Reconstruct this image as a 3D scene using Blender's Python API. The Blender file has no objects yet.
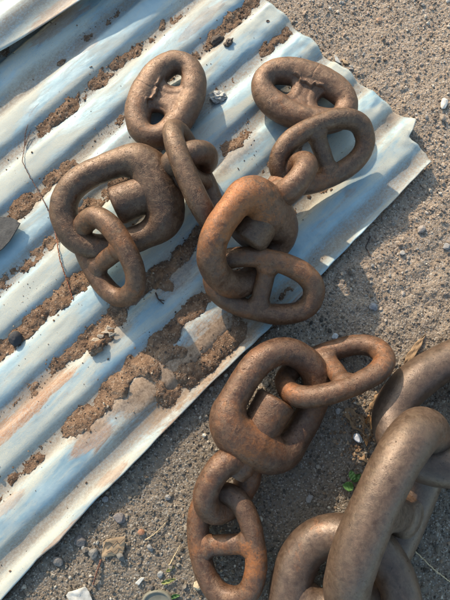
import bpy, math, random
import numpy as np
from mathutils import Vector, Matrix
R = math.radians
random.seed(7)
rng = np.random.default_rng(11)

# ------------------------------------------------------------------ camera, sky, sun
scn = bpy.context.scene
col = scn.collection
SUN_EL, SUN_AZ = R(26.5), R(-31)          # azimuth measured from +Y towards +X
cam_d = bpy.data.cameras.new('camera')
cam = bpy.data.objects.new('camera', cam_d); col.objects.link(cam)
cam.location = (0, 0, 1.3)
cam.rotation_euler = (R(10), 0, 0)
cam_d.sensor_fit = 'VERTICAL'; cam_d.sensor_height = 36; cam_d.lens = 36 * 480 / 600
cam_d.clip_start = 0.02; cam_d.clip_end = 500
scn.camera = cam

world = bpy.data.worlds.new('World'); scn.world = world
world.use_nodes = True
wn = world.node_tree
bg = wn.nodes['Background']
sky = wn.nodes.new('ShaderNodeTexSky'); sky.sky_type = 'NISHITA'; sky.sun_disc = False
sky.sun_elevation = SUN_EL; sky.sun_rotation = SUN_AZ
sky.dust_density = 1.5; sky.air_density = 1.0
tint = wn.nodes.new('ShaderNodeMix'); tint.data_type = 'RGBA'; tint.blend_type = 'MULTIPLY'; tint.inputs[0].default_value = 1.0
tint.inputs[7].default_value = (0.965, 1.015, 0.93, 1)       # white balance of the sky light
wn.links.new(sky.outputs[0], tint.inputs[6]); wn.links.new(tint.outputs[2], bg.inputs[0]); bg.inputs[1].default_value = 0.15
sun_d = bpy.data.lights.new('sun', 'SUN'); sun_d.energy = 2.6; sun_d.angle = R(0.9); sun_d.color = (1.0, 0.85, 0.66)
sun = bpy.data.objects.new('sun', sun_d); col.objects.link(sun)
sdir = Vector((math.sin(SUN_AZ) * math.cos(SUN_EL), math.cos(SUN_AZ) * math.cos(SUN_EL), math.sin(SUN_EL)))
sun.location = sdir * 20
sun.rotation_euler = sdir.to_track_quat('Z', 'Y').to_euler()
scn.view_settings.view_transform = 'Standard'; scn.view_settings.look = 'None'
scn.view_settings.exposure = 1.32; scn.view_settings.gamma = 1

# ------------------------------------------------------------------ numpy noise
def _h(ix, iy, iz, s):
    n = (ix * 374761393 + iy * 668265263 + iz * 2147483647 + s * 1274126177) & 0xffffffff
    n = ((n ^ (n >> 13)) * 1103515245) & 0xffffffff
    n = ((n ^ (n >> 15)) * 2246822519) & 0xffffffff
    return ((n ^ (n >> 16)) & 0xffff) / 65535.0

def vnoise(x, y, z=0.0, s=0):
    x, y, z = np.broadcast_arrays(np.asarray(x, float), np.asarray(y, float), np.asarray(z, float))
    ix, iy, iz = np.floor(x).astype(np.int64), np.floor(y).astype(np.int64), np.floor(z).astype(np.int64)
    fx, fy, fz = x - ix, y - iy, z - iz
    fx, fy, fz = fx*fx*(3-2*fx), fy*fy*(3-2*fy), fz*fz*(3-2*fz)
    def L(a, b, t): return a + (b - a) * t
    c = lambda a, b, d: _h(ix + a, iy + b, iz + d, s)
    return L(L(L(c(0,0,0), c(1,0,0), fx), L(c(0,1,0), c(1,1,0), fx), fy),
             L(L(c(0,0,1), c(1,0,1), fx), L(c(0,1,1), c(1,1,1), fx), fy), fz) * 2 - 1

def fbm(x, y, z=0.0, s=0, o=4):
    r, a = 0, 1.0
    for k in range(o):
        r = r + a * vnoise(np.asarray(x) * 2**k, np.asarray(y) * 2**k, np.asarray(z) * 2**k, s + k * 17); a *= 0.5
    return r

# ------------------------------------------------------------------ object helpers
def mesh_from(name, V, F, mat, smooth=True, loops=None):
    me = bpy.data.meshes.new(name)
    V = np.asarray(V, np.float32); F = np.asarray(F, np.int32)
    n = F.shape[1]
    me.vertices.add(len(V)); me.vertices.foreach_set('co', V.ravel())
    me.loops.add(F.size); me.loops.foreach_set('vertex_index', F.ravel())
    me.polygons.add(len(F)); me.polygons.foreach_set('loop_start', np.arange(0, F.size, n, dtype=np.int32))
    me.polygons.foreach_set('loop_total', np.full(len(F), n, np.int32))
    me.polygons.foreach_set('use_smooth', np.full(len(F), smooth, bool))
    me.update(calc_edges=True); me.validate()
    me.materials.append(mat)
    return me

def link_obj(name, me, parent=None, loc=(0, 0, 0)):
    o = bpy.data.objects.new(name, me); col.objects.link(o)
    o.location = loc
    if parent: o.parent = parent
    return o

def tag(o, label=None, cat=None, group=None, kind=None):
    for k, v in (('label', label), ('category', cat), ('group', group), ('kind', kind)):
        if v: o[k] = v
    return o

def thing(name, loc, label, cat, group=None):
    o = bpy.data.objects.new(name, None); col.objects.link(o); o.location = loc
    o.empty_display_size = 0.05
    return tag(o, label, cat, group)

class Mesher:
    """collects vertices and polygons of mixed size into one mesh"""
    def __init__(s): s.v, s.f = [], []
    def add(s, V, F):
        b = len(s.v); s.v += [tuple(p) for p in V]; s.f += [tuple(i + b for i in f) for f in F]
    def build(s, name, mat, parent=None, loc=(0, 0, 0), smooth=False):
        me = bpy.data.meshes.new(name); me.from_pydata(s.v, [], s.f); me.update()
        if smooth: me.polygons.foreach_set('use_smooth', [True] * len(me.polygons))
        me.materials.append(mat)
        return link_obj(name, me, parent, loc)

# ------------------------------------------------------------------ material helpers
class NT:
    def __init__(s, name):
        s.m = bpy.data.materials.new(name); s.m.use_nodes = True
        s.t = s.m.node_tree; s.b = s.t.nodes['Principled BSDF']
    def n(s, typ, **kw):
        o = s.t.nodes.new(typ)
        for k, v in kw.items(): setattr(o, k, v)
        return o
    def set(s, sock, v):
        if hasattr(v, 'is_output') or isinstance(v, bpy.types.NodeSocket): s.t.links.new(v, sock)
        else: sock.default_value = v
    def coord(s, kind='Object', rot=0, scale=(1, 1, 1), loc=(0, 0, 0)):
        c = s.n('ShaderNodeTexCoord'); m = s.n('ShaderNodeMapping')
        s.t.links.new(c.outputs[kind], m.inputs[0]); m.inputs[3].default_value = scale
        m.inputs[2].default_value = (0, 0, rot); m.inputs[1].default_value = loc
        return m.outputs[0]
    def noise(s, vec, scale, detail=4, rough=0.55, dist=0):
        o = s.n('ShaderNodeTexNoise'); s.set(o.inputs['Vector'], vec)
        o.inputs['Scale'].default_value = scale; o.inputs['Detail'].default_value = detail
        o.inputs['Roughness'].default_value = rough; o.inputs['Distortion'].default_value = dist
        return o.outputs[0]
    def vor(s, vec, scale, feature='F1'):
        o = s.n('ShaderNodeTexVoronoi', feature=feature); s.set(o.inputs['Vector'], vec); o.inputs['Scale'].default_value = scale
        return o
    def ramp(s, fac, stops):
        o = s.n('ShaderNodeValToRGB'); s.set(o.inputs[0], fac)
        e = o.color_ramp.elements
        while len(e) < len(stops): e.new(0.5)
        for q, (p, c) in zip(e, stops):
            q.position = p; q.color = (c, c, c, 1) if isinstance(c, (int, float)) else (*c, 1)
        return o.outputs[0]
    def mix(s, fac, a, b, mode='MIX'):
        o = s.n('ShaderNodeMix', data_type='RGBA', blend_type=mode)
        s.set(o.inputs[0], fac)
        for k, v in ((6, a), (7, b)):
            s.set(o.inputs[k], (*v, 1) if isinstance(v, tuple) and len(v) == 3 else v)
        return o.outputs[2]
    def math(s, op, a, b=0.0, clamp=False):
        o = s.n('ShaderNodeMath', operation=op, use_clamp=clamp); s.set(o.inputs[0], a); s.set(o.inputs[1], b)
        return o.outputs[0]
    def bump(s, h, strength=0.5, dist=0.002, prev=None):
        o = s.n('ShaderNodeBump'); s.set(o.inputs['Height'], h); o.inputs['Strength'].default_value = strength
        o.inputs['Distance'].default_value = dist
        if prev is not None: s.t.links.new(prev, o.inputs['Normal'])
        return o.outputs[0]
    def out(s, color=None, rough=None, metal=None, normal=None, spec=None):
        for k, v in (('Base Color', color), ('Roughness', rough), ('Metallic', metal), ('Normal', normal), ('Specular IOR Level', spec)):
            if v is not None:
                s.set(s.b.inputs[k], (*v, 1) if isinstance(v, tuple) and len(v) == 3 else v)
        return s.m

def rusty_iron(name, orange=0.5, base=(0.115, 0.068, 0.045), pale=(0.22, 0.16, 0.12), seed=0.0, rough=0.52, worn=0.35, hot=None, scale_amt=0.55):
    base = (base[0] * 1.12, base[1] * 1.0, base[2] * 0.86); pale = (pale[0] * 1.04, pale[1], pale[2] * 0.88)
    s = NT(name)
    v = s.coord('Object', loc=(seed * 3.1, seed * 1.7, seed))
    big = s.noise(v, 9, 5, 0.6)
    mid = s.noise(v, 62, 8, 0.75, 0.5)
    fine = s.noise(v, 260, 4, 0.7)
    c = s.mix(s.ramp(mid, [(0.36, 0.0), (0.60, 1.0)]), tuple(x * 0.62 for x in base), tuple(x * 1.15 for x in base))
    c = s.mix(s.ramp(s.noise(v, 90, 7, 0.8, 0.3), [(0.42, 0.0), (0.62, 0.55)]), c, tuple(x * 0.62 for x in base))
    c = s.mix(s.ramp(s.noise(v, 55, 9, 0.8, 0.5), [(0.48, 0.0), (0.62, worn * 1.15)]), c, pale)
    # orange fresh rust in blotches
    lo = 0.60 - 0.22 * orange
    om = s.ramp(s.math('ADD', s.math('MULTIPLY', big, 0.6), s.math('MULTIPLY', s.noise(s.coord('Object', scale=(1.0, 0.6, 1.6), rot=seed, loc=(seed, seed, 0)), 60, 8, 0.8, 0.8), 0.4)),
                [(lo, 0.0), (lo + 0.14, 0.85)])
    om = s.math('MULTIPLY', om, s.ramp(s.noise(v, 150, 6, 0.8), [(0.35, 0.25), (0.62, 1.0)]))
    if hot is not None:
        q = s.n('ShaderNodeMapping'); s.set(q.inputs[0], s.coord('Object')); k_ = 1 / hot[3]
        q.inputs[3].default_value = (k_, k_, k_); q.inputs[1].default_value = tuple(-x * k_ for x in hot[:3])
        ln = s.n('ShaderNodeVectorMath', operation='LENGTH'); s.set(ln.inputs[0], q.outputs[0])
        hd = s.math('ADD', ln.outputs['Value'], s.math('MULTIPLY', s.math('SUBTRACT', s.noise(v, 48, 9, 0.85), 0.5), 3.6))
        hm = s.math('MULTIPLY', s.ramp(hd, [(0.66, 0.80), (0.98, 0.0)]), s.ramp(s.noise(v, 130, 5, 0.8), [(0.32, 0.3), (0.6, 1.0)]))
        om = s.math('MAXIMUM', om, hm)
    oc = s.mix(s.noise(v, 120, 4, 0.7), (0.20, 0.068, 0.020), (0.40, 0.135, 0.030))
    c = s.mix(om, c, oc)
    # thin plates of old scale: darker and smoother, with a raised torn edge
    fl = s.noise(v, 34, 9, 0.72, 0.9)
    plate = s.ramp(fl, [(0.50, 0.0), (0.525, 1.0)])
    c = s.mix(s.math('MULTIPLY', plate, 0.5 * scale_amt), c, s.mix(1.0, c, (0.50, 0.46, 0.46), 'MULTIPLY'))
    edge = s.ramp(fl, [(0.485, 0.0), (0.505, 0.35 * scale_amt), (0.53, 0.0)])
    c = s.mix(edge, c, (0.30, 0.17, 0.09))
    # dark pits and small pale scuffs
    pit = s.ramp(s.noise(v, 170, 5, 0.75), [(0.30, 1.0), (0.40, 0.0)])
    c = s.mix(s.math('MULTIPLY', pit, 0.7), c, (0.03, 0.018, 0.013))
    scr = s.noise(s.coord('Object', scale=(1, 6, 2), loc=(seed, 2, 1)), 30, 4, 0.8, 1.5)
    c = s.mix(s.ramp(scr, [(0.66, 0.0), (0.72, 0.35)]), c, (0.30, 0.22, 0.15))
    ro = s.ramp(mid, [(0.3, rough - 0.19), (0.7, rough + 0.10)])
    ro = s.math('SUBTRACT', s.math('ADD', ro, s.math('MULTIPLY', om, 0.2)), s.math('MULTIPLY', plate, 0.08), True)
    h = s.math('ADD', s.math('MULTIPLY', mid, 0.8), s.math('MULTIPLY', fine, 0.35))
    h = s.math('ADD', s.math('SUBTRACT', h, s.math('MULTIPLY', pit, 0.6)), s.math('MULTIPLY', plate, 0.22 * scale_amt))
    nrm = s.bump(h, 0.6 if scale_amt > 0.3 else 0.42, 0.0028)
    return s.out(c, ro, 0.35, nrm, 0.6)

def simple_mat(name, c1, c2, scale=60, rough=0.8, bump=0.4, dist=0.001, spec=0.3, metal=0.0):
    s = NT(name); v = s.coord('Object')
    f = s.ramp(s.noise(v, scale, 5, 0.65), [(0.32, 0.0), (0.68, 1.0)])
    return s.out(s.mix(f, c1, c2), rough, metal, s.bump(s.noise(v, scale * 3, 5, 0.7), bump, dist), spec)

# ------------------------------------------------------------------ the ground and the corrugated sheet: one shared shape model
PHI = R(44); CA, SA = math.cos(PHI), math.sin(PHI)          # ridges run along (CA, SA)
V0, PITCH = -1.0335, 0.1376
ZLO, AMP = 0.009, 0.0158
def to_uv(x, y): return x * CA + y * SA, x * SA - y * CA
def to_xy(u, v): return u * CA + v * SA, u * SA - v * CA
EU = np.array([-3.0, -.766, -.62, -.552, -.44, -.325, -.15, -.022, .209, .521, .857, 3.0])
EV = np.array([-.004, -.004, -.016, -.010, -.020, -.018, -.024, -.027, -.024, -.032, -.042, -.05])
def edge_v(u): return np.interp(u, EU, EV) + 0.0011 * vnoise(np.asarray(u) * 34, 1.7, 0, 12) - 0.0035 * np.clip(vnoise(np.asarray(u) * 17, 4.1, 0, 13) - 0.55, 0, 1)
XV = np.array([-2.2, -.763, -.698, -.64, -.58, -.551, -.50, -.462, -.40, -.332, -.27, -.215, -.19, -.159, -.146, -.138, -.10, -.07, -.045, .1])
XU = np.array([.90, .896, .887, .894, .884, .889, .889, .884, .894, .900, .899, .907, .914, .921, .895, .868, .868, .870, .862, .84])
def end_u(v): return np.interp(v, XV, XU) + 0.004 * vnoise(np.asarray(v) * 40, 3.3, 0, 5)

def sheet_z(x, y):
    u, v = to_uv(x, y)
    ph = (v - V0) / PITCH + 0.05 * vnoise(u * 1.1, v * 0.8, 0, 3)
    z = ZLO + AMP * (0.5 - 0.5 * np.tanh(1.35 * np.cos(2 * np.pi * ph + 0.35 * np.sin(2 * np.pi * ph))) / math.tanh(1.35))
    z = z + 0.0030 * fbm(u * 5, v * 9, 0, 9, 2) + 0.0012 * vnoise(u * 22, v * 22, 0, 4) + 0.0011 * np.clip(fbm(u * 11, v * 34, 0, 8, 3), 0, 1) ** 1.5
    # the last rib flattens into the lip along the cut edge, crumples at the far end
    e = np.clip((u - 0.72) / 0.17, 0, 1)
    z = z + e * 0.0075 * (0.5 - np.abs(fbm(u * 13, v * 13, 0, 21, 3)))
    lip = np.clip(1 - (edge_v(u) - v) / 0.05, 0, 1)
    z = z + lip ** 2 * 0.006 * (vnoise(u * 9, 0.5, 0, 31))
    return np.maximum(z, 0.004)

def ground_z(x, y):
    x, y = np.asarray(x, float), np.asarray(y, float)
    near = np.exp(-((x / 6) ** 2 + (y / 6) ** 2))
    z = 0.010 * fbm(x * 3.5, y * 3.5, 0, 40, 3) * near
    z = z + 0.0035 * fbm(x * 28, y * 28, 0, 50, 3) * near * np.clip(0.7 + 0.9 * vnoise(x * 6, y * 6, 0, 55), 0.15, 1.4) + 0.0026 * np.abs(fbm(x * 95, y * 95, 0, 60, 3)) * near
    u, v = to_uv(x, y)
    under = np.clip((edge_v(u) - v + 0.01) / 0.04, 0, 1) * np.clip((0.90 - u) / 0.04, 0, 1)
    lo = np.clip((v - edge_v(u)) / 0.25, 0, 1)
    return np.where(under > 0, z * (1 - under) - 0.022 * under, z) - 0.008

# ------------------------------------------------------------------ materials
def m_ground():
    s = NT('gravelly_dirt'); v = s.coord('Object')
    cells = s.vor(v, 210); cells2 = s.vor(v, 95)
    tone = s.ramp(s.noise(v, 1.6, 6, 0.6, 0.3), [(0.36, 0.0), (0.62, 1.0)])
    sp = s.n('ShaderNodeSeparateXYZ'); s.set(sp.inputs[0], v)
    # dry pinkish dirt up by the end of the sheet, dark cinder-like gravel down below
    grad = s.math('ADD', s.math('MULTIPLY', sp.outputs[1], 0.95), s.math('MULTIPLY', sp.outputs[0], 0.12))
    dry = s.ramp(s.math('ADD', grad, s.math('MULTIPLY', s.noise(v, 4.5, 5, 0.6), 0.35)), [(0.02, 0.0), (0.62, 1.0)])
    a = s.mix(s.noise(v, 55, 6, 0.7), (0.112, 0.088, 0.066), (0.30, 0.243, 0.182))
    b = s.mix(s.noise(v, 55, 6, 0.7), (0.205, 0.148, 0.104), (0.455, 0.350, 0.258))
    c = s.mix(dry, a, b)
    c = s.mix(s.math('MULTIPLY', tone, 0.30), c, (0.20, 0.15, 0.11))
    g = s.n('ShaderNodeSeparateXYZ'); s.set(g.inputs[0], cells.outputs['Color'])
    c = s.mix(s.ramp(g.outputs[0], [(0.78, 0.0), (0.84, 0.55)]), c, s.mix(dry, (0.20, 0.185, 0.165), (0.42, 0.34, 0.28)))
    c = s.mix(s.ramp(g.outputs[1], [(0.80, 0.0), (0.86, 0.5)]), c, (0.05, 0.042, 0.038))
    h = s.math('ADD', s.math('MULTIPLY', cells.outputs['Distance'], -0.8), s.math('MULTIPLY', s.noise(v, 320, 6, 0.75), 0.9))
    h = s.math('ADD', h, s.math('MULTIPLY', cells2.outputs['Distance'], -0.7))
    pale = s.vor(v, 330); gp = s.n('ShaderNodeSeparateXYZ'); s.set(gp.inputs[0], pale.outputs['Color'])
    c = s.mix(s.ramp(gp.outputs[2], [(0.90, 0.0), (0.94, 0.7)]), c, (0.44, 0.40, 0.34))
    return s.out(c, 0.93, 0.0, s.bump(h, 0.9, 0.004), 0.2)

def m_attr(name, rough=0.85, spec=0.3, bump=0.4):
    s = NT(name); v = s.coord('Object')
    at = s.n('ShaderNodeAttribute', attribute_name='tint')
    n = s.noise(v, 240, 5, 0.7)
    c = s.mix(s.ramp(n, [(0.3, 0.0), (0.7, 1.0)]), s.mix(1.0, at.outputs[0], (0.62, 0.60, 0.58), 'MULTIPLY'), at.outputs[0])
    return s.out(c, rough, 0.0, s.bump(n, bump, 0.0012), spec)

def m_sheet():
    s = NT('galvanised_sheet')
    uv = s.coord('Object', rot=-PHI)                        # x runs along the ribs
    st = s.coord('Object', rot=-PHI)
    mp = s.n('ShaderNodeMapping'); s.set(mp.inputs[0], uv); mp.inputs[3].default_value = (0.28, 1.5, 1)
    lng = mp.outputs[0]
    f0 = s.noise(uv, 14, 6, 0.6, 0.4)
    c = s.mix(s.ramp(f0, [(0.3, 0.0), (0.7, 1.0)]), (0.185, 0.285, 0.330), (0.315, 0.400, 0.425))
    # zinc spangle, very faint
    sp = s.vor(uv, 130); g = s.n('ShaderNodeSeparateXYZ'); s.set(g.inputs[0], sp.outputs['Color'])
    c = s.mix(s.math('MULTIPLY', g.outputs[0], 0.07), c, (0.34, 0.40, 0.46))
    # cream dust film in long patches
    dust = s.ramp(s.noise(lng, 8.5, 7, 0.62, 0.5), [(0.44, 0.0), (0.54, 0.85)])
    grit = s.ramp(s.noise(uv, 420, 3, 0.8), [(0.40, 0.55), (0.60, 1.0)])
    dust = s.math('MULTIPLY', dust, grit)
    dust = s.math('MAXIMUM', dust, s.math('MULTIPLY', s.ramp(s.noise(lng, 30, 8, 0.75, 1.0), [(0.50, 0.0), (0.66, 0.55)]), grit))
    c = s.mix(dust, c, (0.44, 0.40, 0.31))
    # brown soil smears
    sm = s.ramp(s.noise(lng, 17, 8, 0.68, 0.8), [(0.60, 0.0), (0.70, 0.75)])
    c = s.mix(s.math('MULTIPLY', sm, s.ramp(s.noise(uv, 60, 6, 0.8), [(0.42, 0.0), (0.55, 1.0)])), c, (0.34, 0.25, 0.175))
    # rust stains with a place of their own
    nz = s.noise(lng, 26, 7, 0.7, 0.6)
    rust = None
    for (u, v, lu, lv, amt) in STAINS:
        q = s.n('ShaderNodeMapping'); s.set(q.inputs[0], uv)
        q.inputs[1].default_value = (-u / lu, v / lv, 0); q.inputs[3].default_value = (1 / lu, 1 / lv, 0)
        ln = s.n('ShaderNodeVectorMath', operation='LENGTH'); s.set(ln.inputs[0], q.outputs[0])
        d = s.math('ADD', ln.outputs['Value'], s.math('MULTIPLY', s.math('SUBTRACT', nz, 0.5), 2.6))
        k = s.math('MULTIPLY', s.ramp(d, [(0.78, 1.0), (1.0, 0.0)]), amt)
        rust = k if rust is None else s.math('MAXIMUM', rust, k)
    rust = s.math('MULTIPLY', rust, s.ramp(s.noise(uv, 200, 5, 0.8), [(0.34, 0.45), (0.52, 1.0)]))
    rc = s.mix(s.ramp(s.noise(lng, 60, 8, 0.8), [(0.40, 0.0), (0.60, 1.0)]), (0.38, 0.25, 0.165), (0.23, 0.105, 0.05))
    c = s.mix(rust, c, rc)
    # thin film of soil washed out round the heaps
    film = None
    fz = s.math('ADD', s.math('MULTIPLY', s.noise(lng, 20, 8, 0.75, 0.8), 0.7), s.math('MULTIPLY', s.noise(uv, 90, 6, 0.8), 0.3))
    for (u, v, lu, lv, amt) in FILM:
        q = s.n('ShaderNodeMapping'); s.set(q.inputs[0], uv)
        q.inputs[1].default_value = (-u / lu, v / lv, 0); q.inputs[3].default_value = (1 / lu, 1 / lv, 0)
        ln = s.n('ShaderNodeVectorMath', operation='LENGTH'); s.set(ln.inputs[0], q.outputs[0])
        d = s.math('ADD', ln.outputs['Value'], s.math('MULTIPLY', s.math('SUBTRACT', fz, 0.5), 3.2))
        k = s.math('MULTIPLY', s.ramp(d, [(0.45, 1.0), (1.10, 0.0)]), amt)
        film = k if film is None else s.math('MAXIMUM', film, k)
    c = s.mix(film, c, s.mix(s.ramp(s.noise(uv, 120, 7, 0.85), [(0.36, 0.0), (0.62, 1.0)]), (0.12, 0.075, 0.047), (0.33, 0.235, 0.16)))
    # dust and fines settled along the bottoms of the valleys, thinning out up the slopes
    sy = s.n('ShaderNodeSeparateXYZ'); s.set(sy.inputs[0], uv)
    ph = s.math('DIVIDE', s.math('SUBTRACT', s.math('MULTIPLY', sy.outputs[1], -1.0), V0), PITCH)
    dv = s.math('ABSOLUTE', s.math('SUBTRACT', ph, s.math('ROUND', ph)))
    dv = s.math('ADD', dv, s.math('MULTIPLY', s.math('SUBTRACT', fz, 0.5), 0.65))
    vf = s.math('MULTIPLY', s.ramp(dv, [(0.07, 0.85), (0.27, 0.0)]), s.ramp(s.noise(uv, 170, 6, 0.85), [(0.36, 0.25), (0.56, 1.0)]))
    c = s.mix(vf, c, s.mix(s.noise(uv, 160, 5, 0.8), (0.13, 0.085, 0.055), (0.33, 0.25, 0.175)))
    film = s.math('MAXIMUM', film, vf)
    # hairline scratches
    scr = s.n('ShaderNodeMapping'); s.set(scr.inputs[0], uv); scr.inputs[3].default_value = (0.5, 9, 1); scr.inputs[2].default_value = (0, 0, 0.12)
    sc_ = s.ramp(s.noise(scr.outputs[0], 40, 3, 0.6, 0.3), [(0.66, 0.0), (0.685, 0.45), (0.70, 0.0)])
    c = s.mix(sc_, c, (0.12, 0.14, 0.15))
    # fine specks of dirt
    sk = s.ramp(s.noise(uv, 300, 2, 0.5), [(0.69, 0.0), (0.72, 0.8)])
    sk = s.math('MULTIPLY', sk, s.ramp(s.noise(uv, 12, 3), [(0.48, 0.0), (0.6, 1.0)]))
    c = s.mix(sk, c, (0.12, 0.08, 0.055))
    mud = s.math('MAXIMUM', s.math('MAXIMUM', film, s.math('MULTIPLY', rust, 0.9)), s.math('MAXIMUM', dust, sm))
    met = s.math('SUBTRACT', 0.30, s.math('MULTIPLY', mud, 0.4), True)
    ro = s.math('ADD', 0.54, s.math('MULTIPLY', mud, 0.4), True)
    ro = s.math('ADD', ro, s.math('MULTIPLY', f0, 0.12), True)
    h = s.math('ADD', s.noise(uv, 60, 5, 0.6), s.math('MULTIPLY', s.noise(uv, 420, 3, 0.7), s.math('MULTIPLY', mud, 0.5)))
    return s.out(c, ro, met, s.bump(h, 0.40, 0.0018), 0.45)

def m_soil():
    s = NT('loose_soil'); v = s.coord('Object')
    c = s.mix(s.ramp(s.noise(v, 45, 7, 0.75), [(0.34, 0.0), (0.66, 1.0)]), (0.080, 0.046, 0.029), (0.25, 0.155, 0.097))
    c = s.mix(s.ramp(s.noise(v, 9, 4, 0.6), [(0.5, 0.0), (0.68, 0.6)]), c, (0.28, 0.18, 0.115))
    ce = s.vor(v, 260); g = s.n('ShaderNodeSeparateXYZ'); s.set(g.inputs[0], ce.outputs['Color'])
    c = s.mix(s.ramp(g.outputs[0], [(0.86, 0.0), (0.90, 0.5)]), c, (0.34, 0.26, 0.19))
    h = s.math('ADD', s.math('MULTIPLY', ce.outputs['Distance'], -0.7), s.noise(v, 300, 6, 0.8))
    return s.out(c, 0.95, 0.0, s.bump(h, 0.9, 0.003), 0.15)

def UV(p): return to_uv(p[0], p[1])
STAINS = []
for p, lu, lv, amt in (((-0.5238, -0.0695, 0.0300), .19, .030, .95), ((-0.3401, -0.1344, 0.0300), .07, .030, .8), ((-0.1911, 0.0326, 0.0300), .10, .030, .7),
                       ((-0.2950, -0.2319, 0.0300), .05, .016, .6), ((0.3497, 0.5307, 0.0300), .02, .016, .3), ((-0.5422, -0.2962, 0.0300), .06, .016, .5),
                       ((-0.1361, -0.1021, 0.0300), .06, .008, .8), ((-0.4077, -0.3731, 0.0300), .09, .008, .7), ((0.2018, 0.2349, 0.0300), .05, .007, .7), ((0.4906, 0.7749, 0.0300), .03, .02, .5), ((-0.0749, 1.0754, 0.0300), .10, .02, .35), ((-0.4158, 1.0081, 0.0300), .05, .04, .35), ((-0.4873, 1.0752, 0.0500), .12, .03, .6)):
    u, v = UV(p); STAINS.append((u, v, lu, lv, amt))

FILM = []
for p, lu, lv, amt in (((-0.1954, -0.0009, 0.0300), .20, .10, .9), ((-0.0264, 0.1032, 0.0300), .18, .12, 1.0), ((-0.1563, -0.0009, 0.0300), .16, .11, 1.0), ((-0.0787, 0.0507, 0.0300), .20, .12, 1.0), ((-0.3222, -0.0771, 0.0300), .12, .05, .8), ((-0.1356, 0.2928, 0.0300), .10, .05, .7),
                       ((-0.3050, 0.1297, 0.0300), .10, .035, .6), ((-0.4433, 0.2239, 0.0300), .10, .03, .6), ((-0.2436, 0.7186, 0.0300), .3, .03, .4), ((0.0426, 0.6570, 0.0300), .12, .04, .6),
                       ((-0.5696, 0.4779, 0.0300), .10, .035, .5), ((-0.0297, 1.0081, 0.0300), .10, .04, .6), ((-0.4828, 0.0119, 0.0300), .25, .022, .5), ((0.1813, 0.5071, 0.0300), .10, .03, .5)):
    u, v = UV(p); FILM.append((u, v, lu, lv, amt))

M_GROUND, M_SHEET, M_SOIL = m_ground(), m_sheet(), m_soil()
M_GRAIN = m_attr('gravel_grains'); M_STONE = m_attr('loose_stone', 0.8, 0.35, 0.6)

# ------------------------------------------------------------------ ground: fine in the middle, reaching out to the horizon
def stretch(lo, hi, step, far):
    mid = list(np.arange(lo, hi + step / 2, step)); d = step; a = []; x = hi
    while x < far: d *= 1.35; x += d; a.append(x)
    d = step; b = []; x = lo
    while x > -far: d *= 1.35; x -= d; b.append(x)
    return np.array(b[::-1] + mid + a)
gx, gy = stretch(-0.98, 0.98, 0.0038, 60), stretch(-0.86, 1.45, 0.0038, 60)
X, Y = np.meshgrid(gx, gy); Z = ground_z(X, Y)
ni, nj = len(gx), len(gy)
idx = np.arange(ni * nj).reshape(nj, ni)
F = np.stack([idx[:-1, :-1], idx[:-1, 1:], idx[1:, 1:], idx[1:, :-1]], -1).reshape(-1, 4)
g = link_obj('ground', mesh_from('ground', np.stack([X.ravel(), Y.ravel(), Z.ravel()], 1), F, M_GROUND))
tag(g, kind='structure')

# ------------------------------------------------------------------ rocks and grains
_t = (1 + 5 ** 0.5) / 2
ICO_V = np.array([(-1,_t,0),(1,_t,0),(-1,-_t,0),(1,-_t,0),(0,-1,_t),(0,1,_t),(0,-1,-_t),(0,1,-_t),(_t,0,-1),(_t,0,1),(-_t,0,-1),(-_t,0,1)]) / math.hypot(1, _t)
ICO_F = np.array([(0,11,5),(0,5,1),(0,1,7),(0,7,10),(0,10,11),(1,5,9),(5,11,4),(11,10,2),(10,7,6),(7,1,8),(3,9,4),(3,4,2),(3,2,6),(3,6,8),(3,8,9),(4,9,5),(2,4,11),(6,2,10),(8,6,7),(9,8,1)])

def set_tint(me, cols, per):
    """cols: one colour per piece, per: number of vertices per piece"""
    a = me.color_attributes.new('tint', 'FLOAT_COLOR', 'POINT')
    c = np.repeat(np.concatenate([cols, np.ones((len(cols), 1))], 1), per, axis=0).astype(np.float32)
    a.data.foreach_set('color', c.ravel())

def grains(name, x, y, z, size, cols, label, mat=None, flat=0.65, sink=0.25):
    n = len(x)
    q = rng.normal(size=(n, 4)); q /= np.linalg.norm(q, axis=1)[:, None]
    w, a, b, c = q.T
    Rm = np.stack([np.stack([1-2*(b*b+c*c), 2*(a*b-c*w), 2*(a*c+b*w)], -1),
                   np.stack([2*(a*b+c*w), 1-2*(a*a+c*c), 2*(b*c-a*w)], -1),
                   np.stack([2*(a*c-b*w), 2*(b*c+a*w), 1-2*(a*a+b*b)], -1)], -2)
    sc = np.stack([np.ones(n), rng.uniform(0.6, 1.0, n), rng.uniform(0.4, 0.9, n)], -1) * size[:, None]
    loc = ICO_V[None] * (1 + rng.uniform(-0.28, 0.22, (n, 12, 1)))
    loc = loc * sc[:, None, :]
    P3 = np.einsum('nij,nkj->nki', Rm, loc)
    P3[:, :, 2] *= flat
    P3 += np.stack([x, y, z + size * flat * (0.75 - sink)], -1)[:, None, :]
    Fg = (ICO_F[None] + (np.arange(n) * 12)[:, None, None]).reshape(-1, 3)
    me = mesh_from(name, P3.reshape(-1, 3), Fg, mat or M_GRAIN, smooth=False)
    set_tint(me, cols, 12)
    o = link_obj(name, me)
    return tag(o, label, name.replace('_', ' '), None, 'stuff')

def on_sheet(x, y):
    u, v = to_uv(x, y)
    return (v < edge_v(u)) & (u < end_u(v))

def pick_cols(n, pal, wts, jitter=0.18):
    pal = np.array(pal); k = rng.choice(len(pal), n, p=np.array(wts) / sum(wts))
    return np.clip(pal[k] * (1 + rng.normal(0, jitter, (n, 1))) , 0.01, 0.9)

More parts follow.
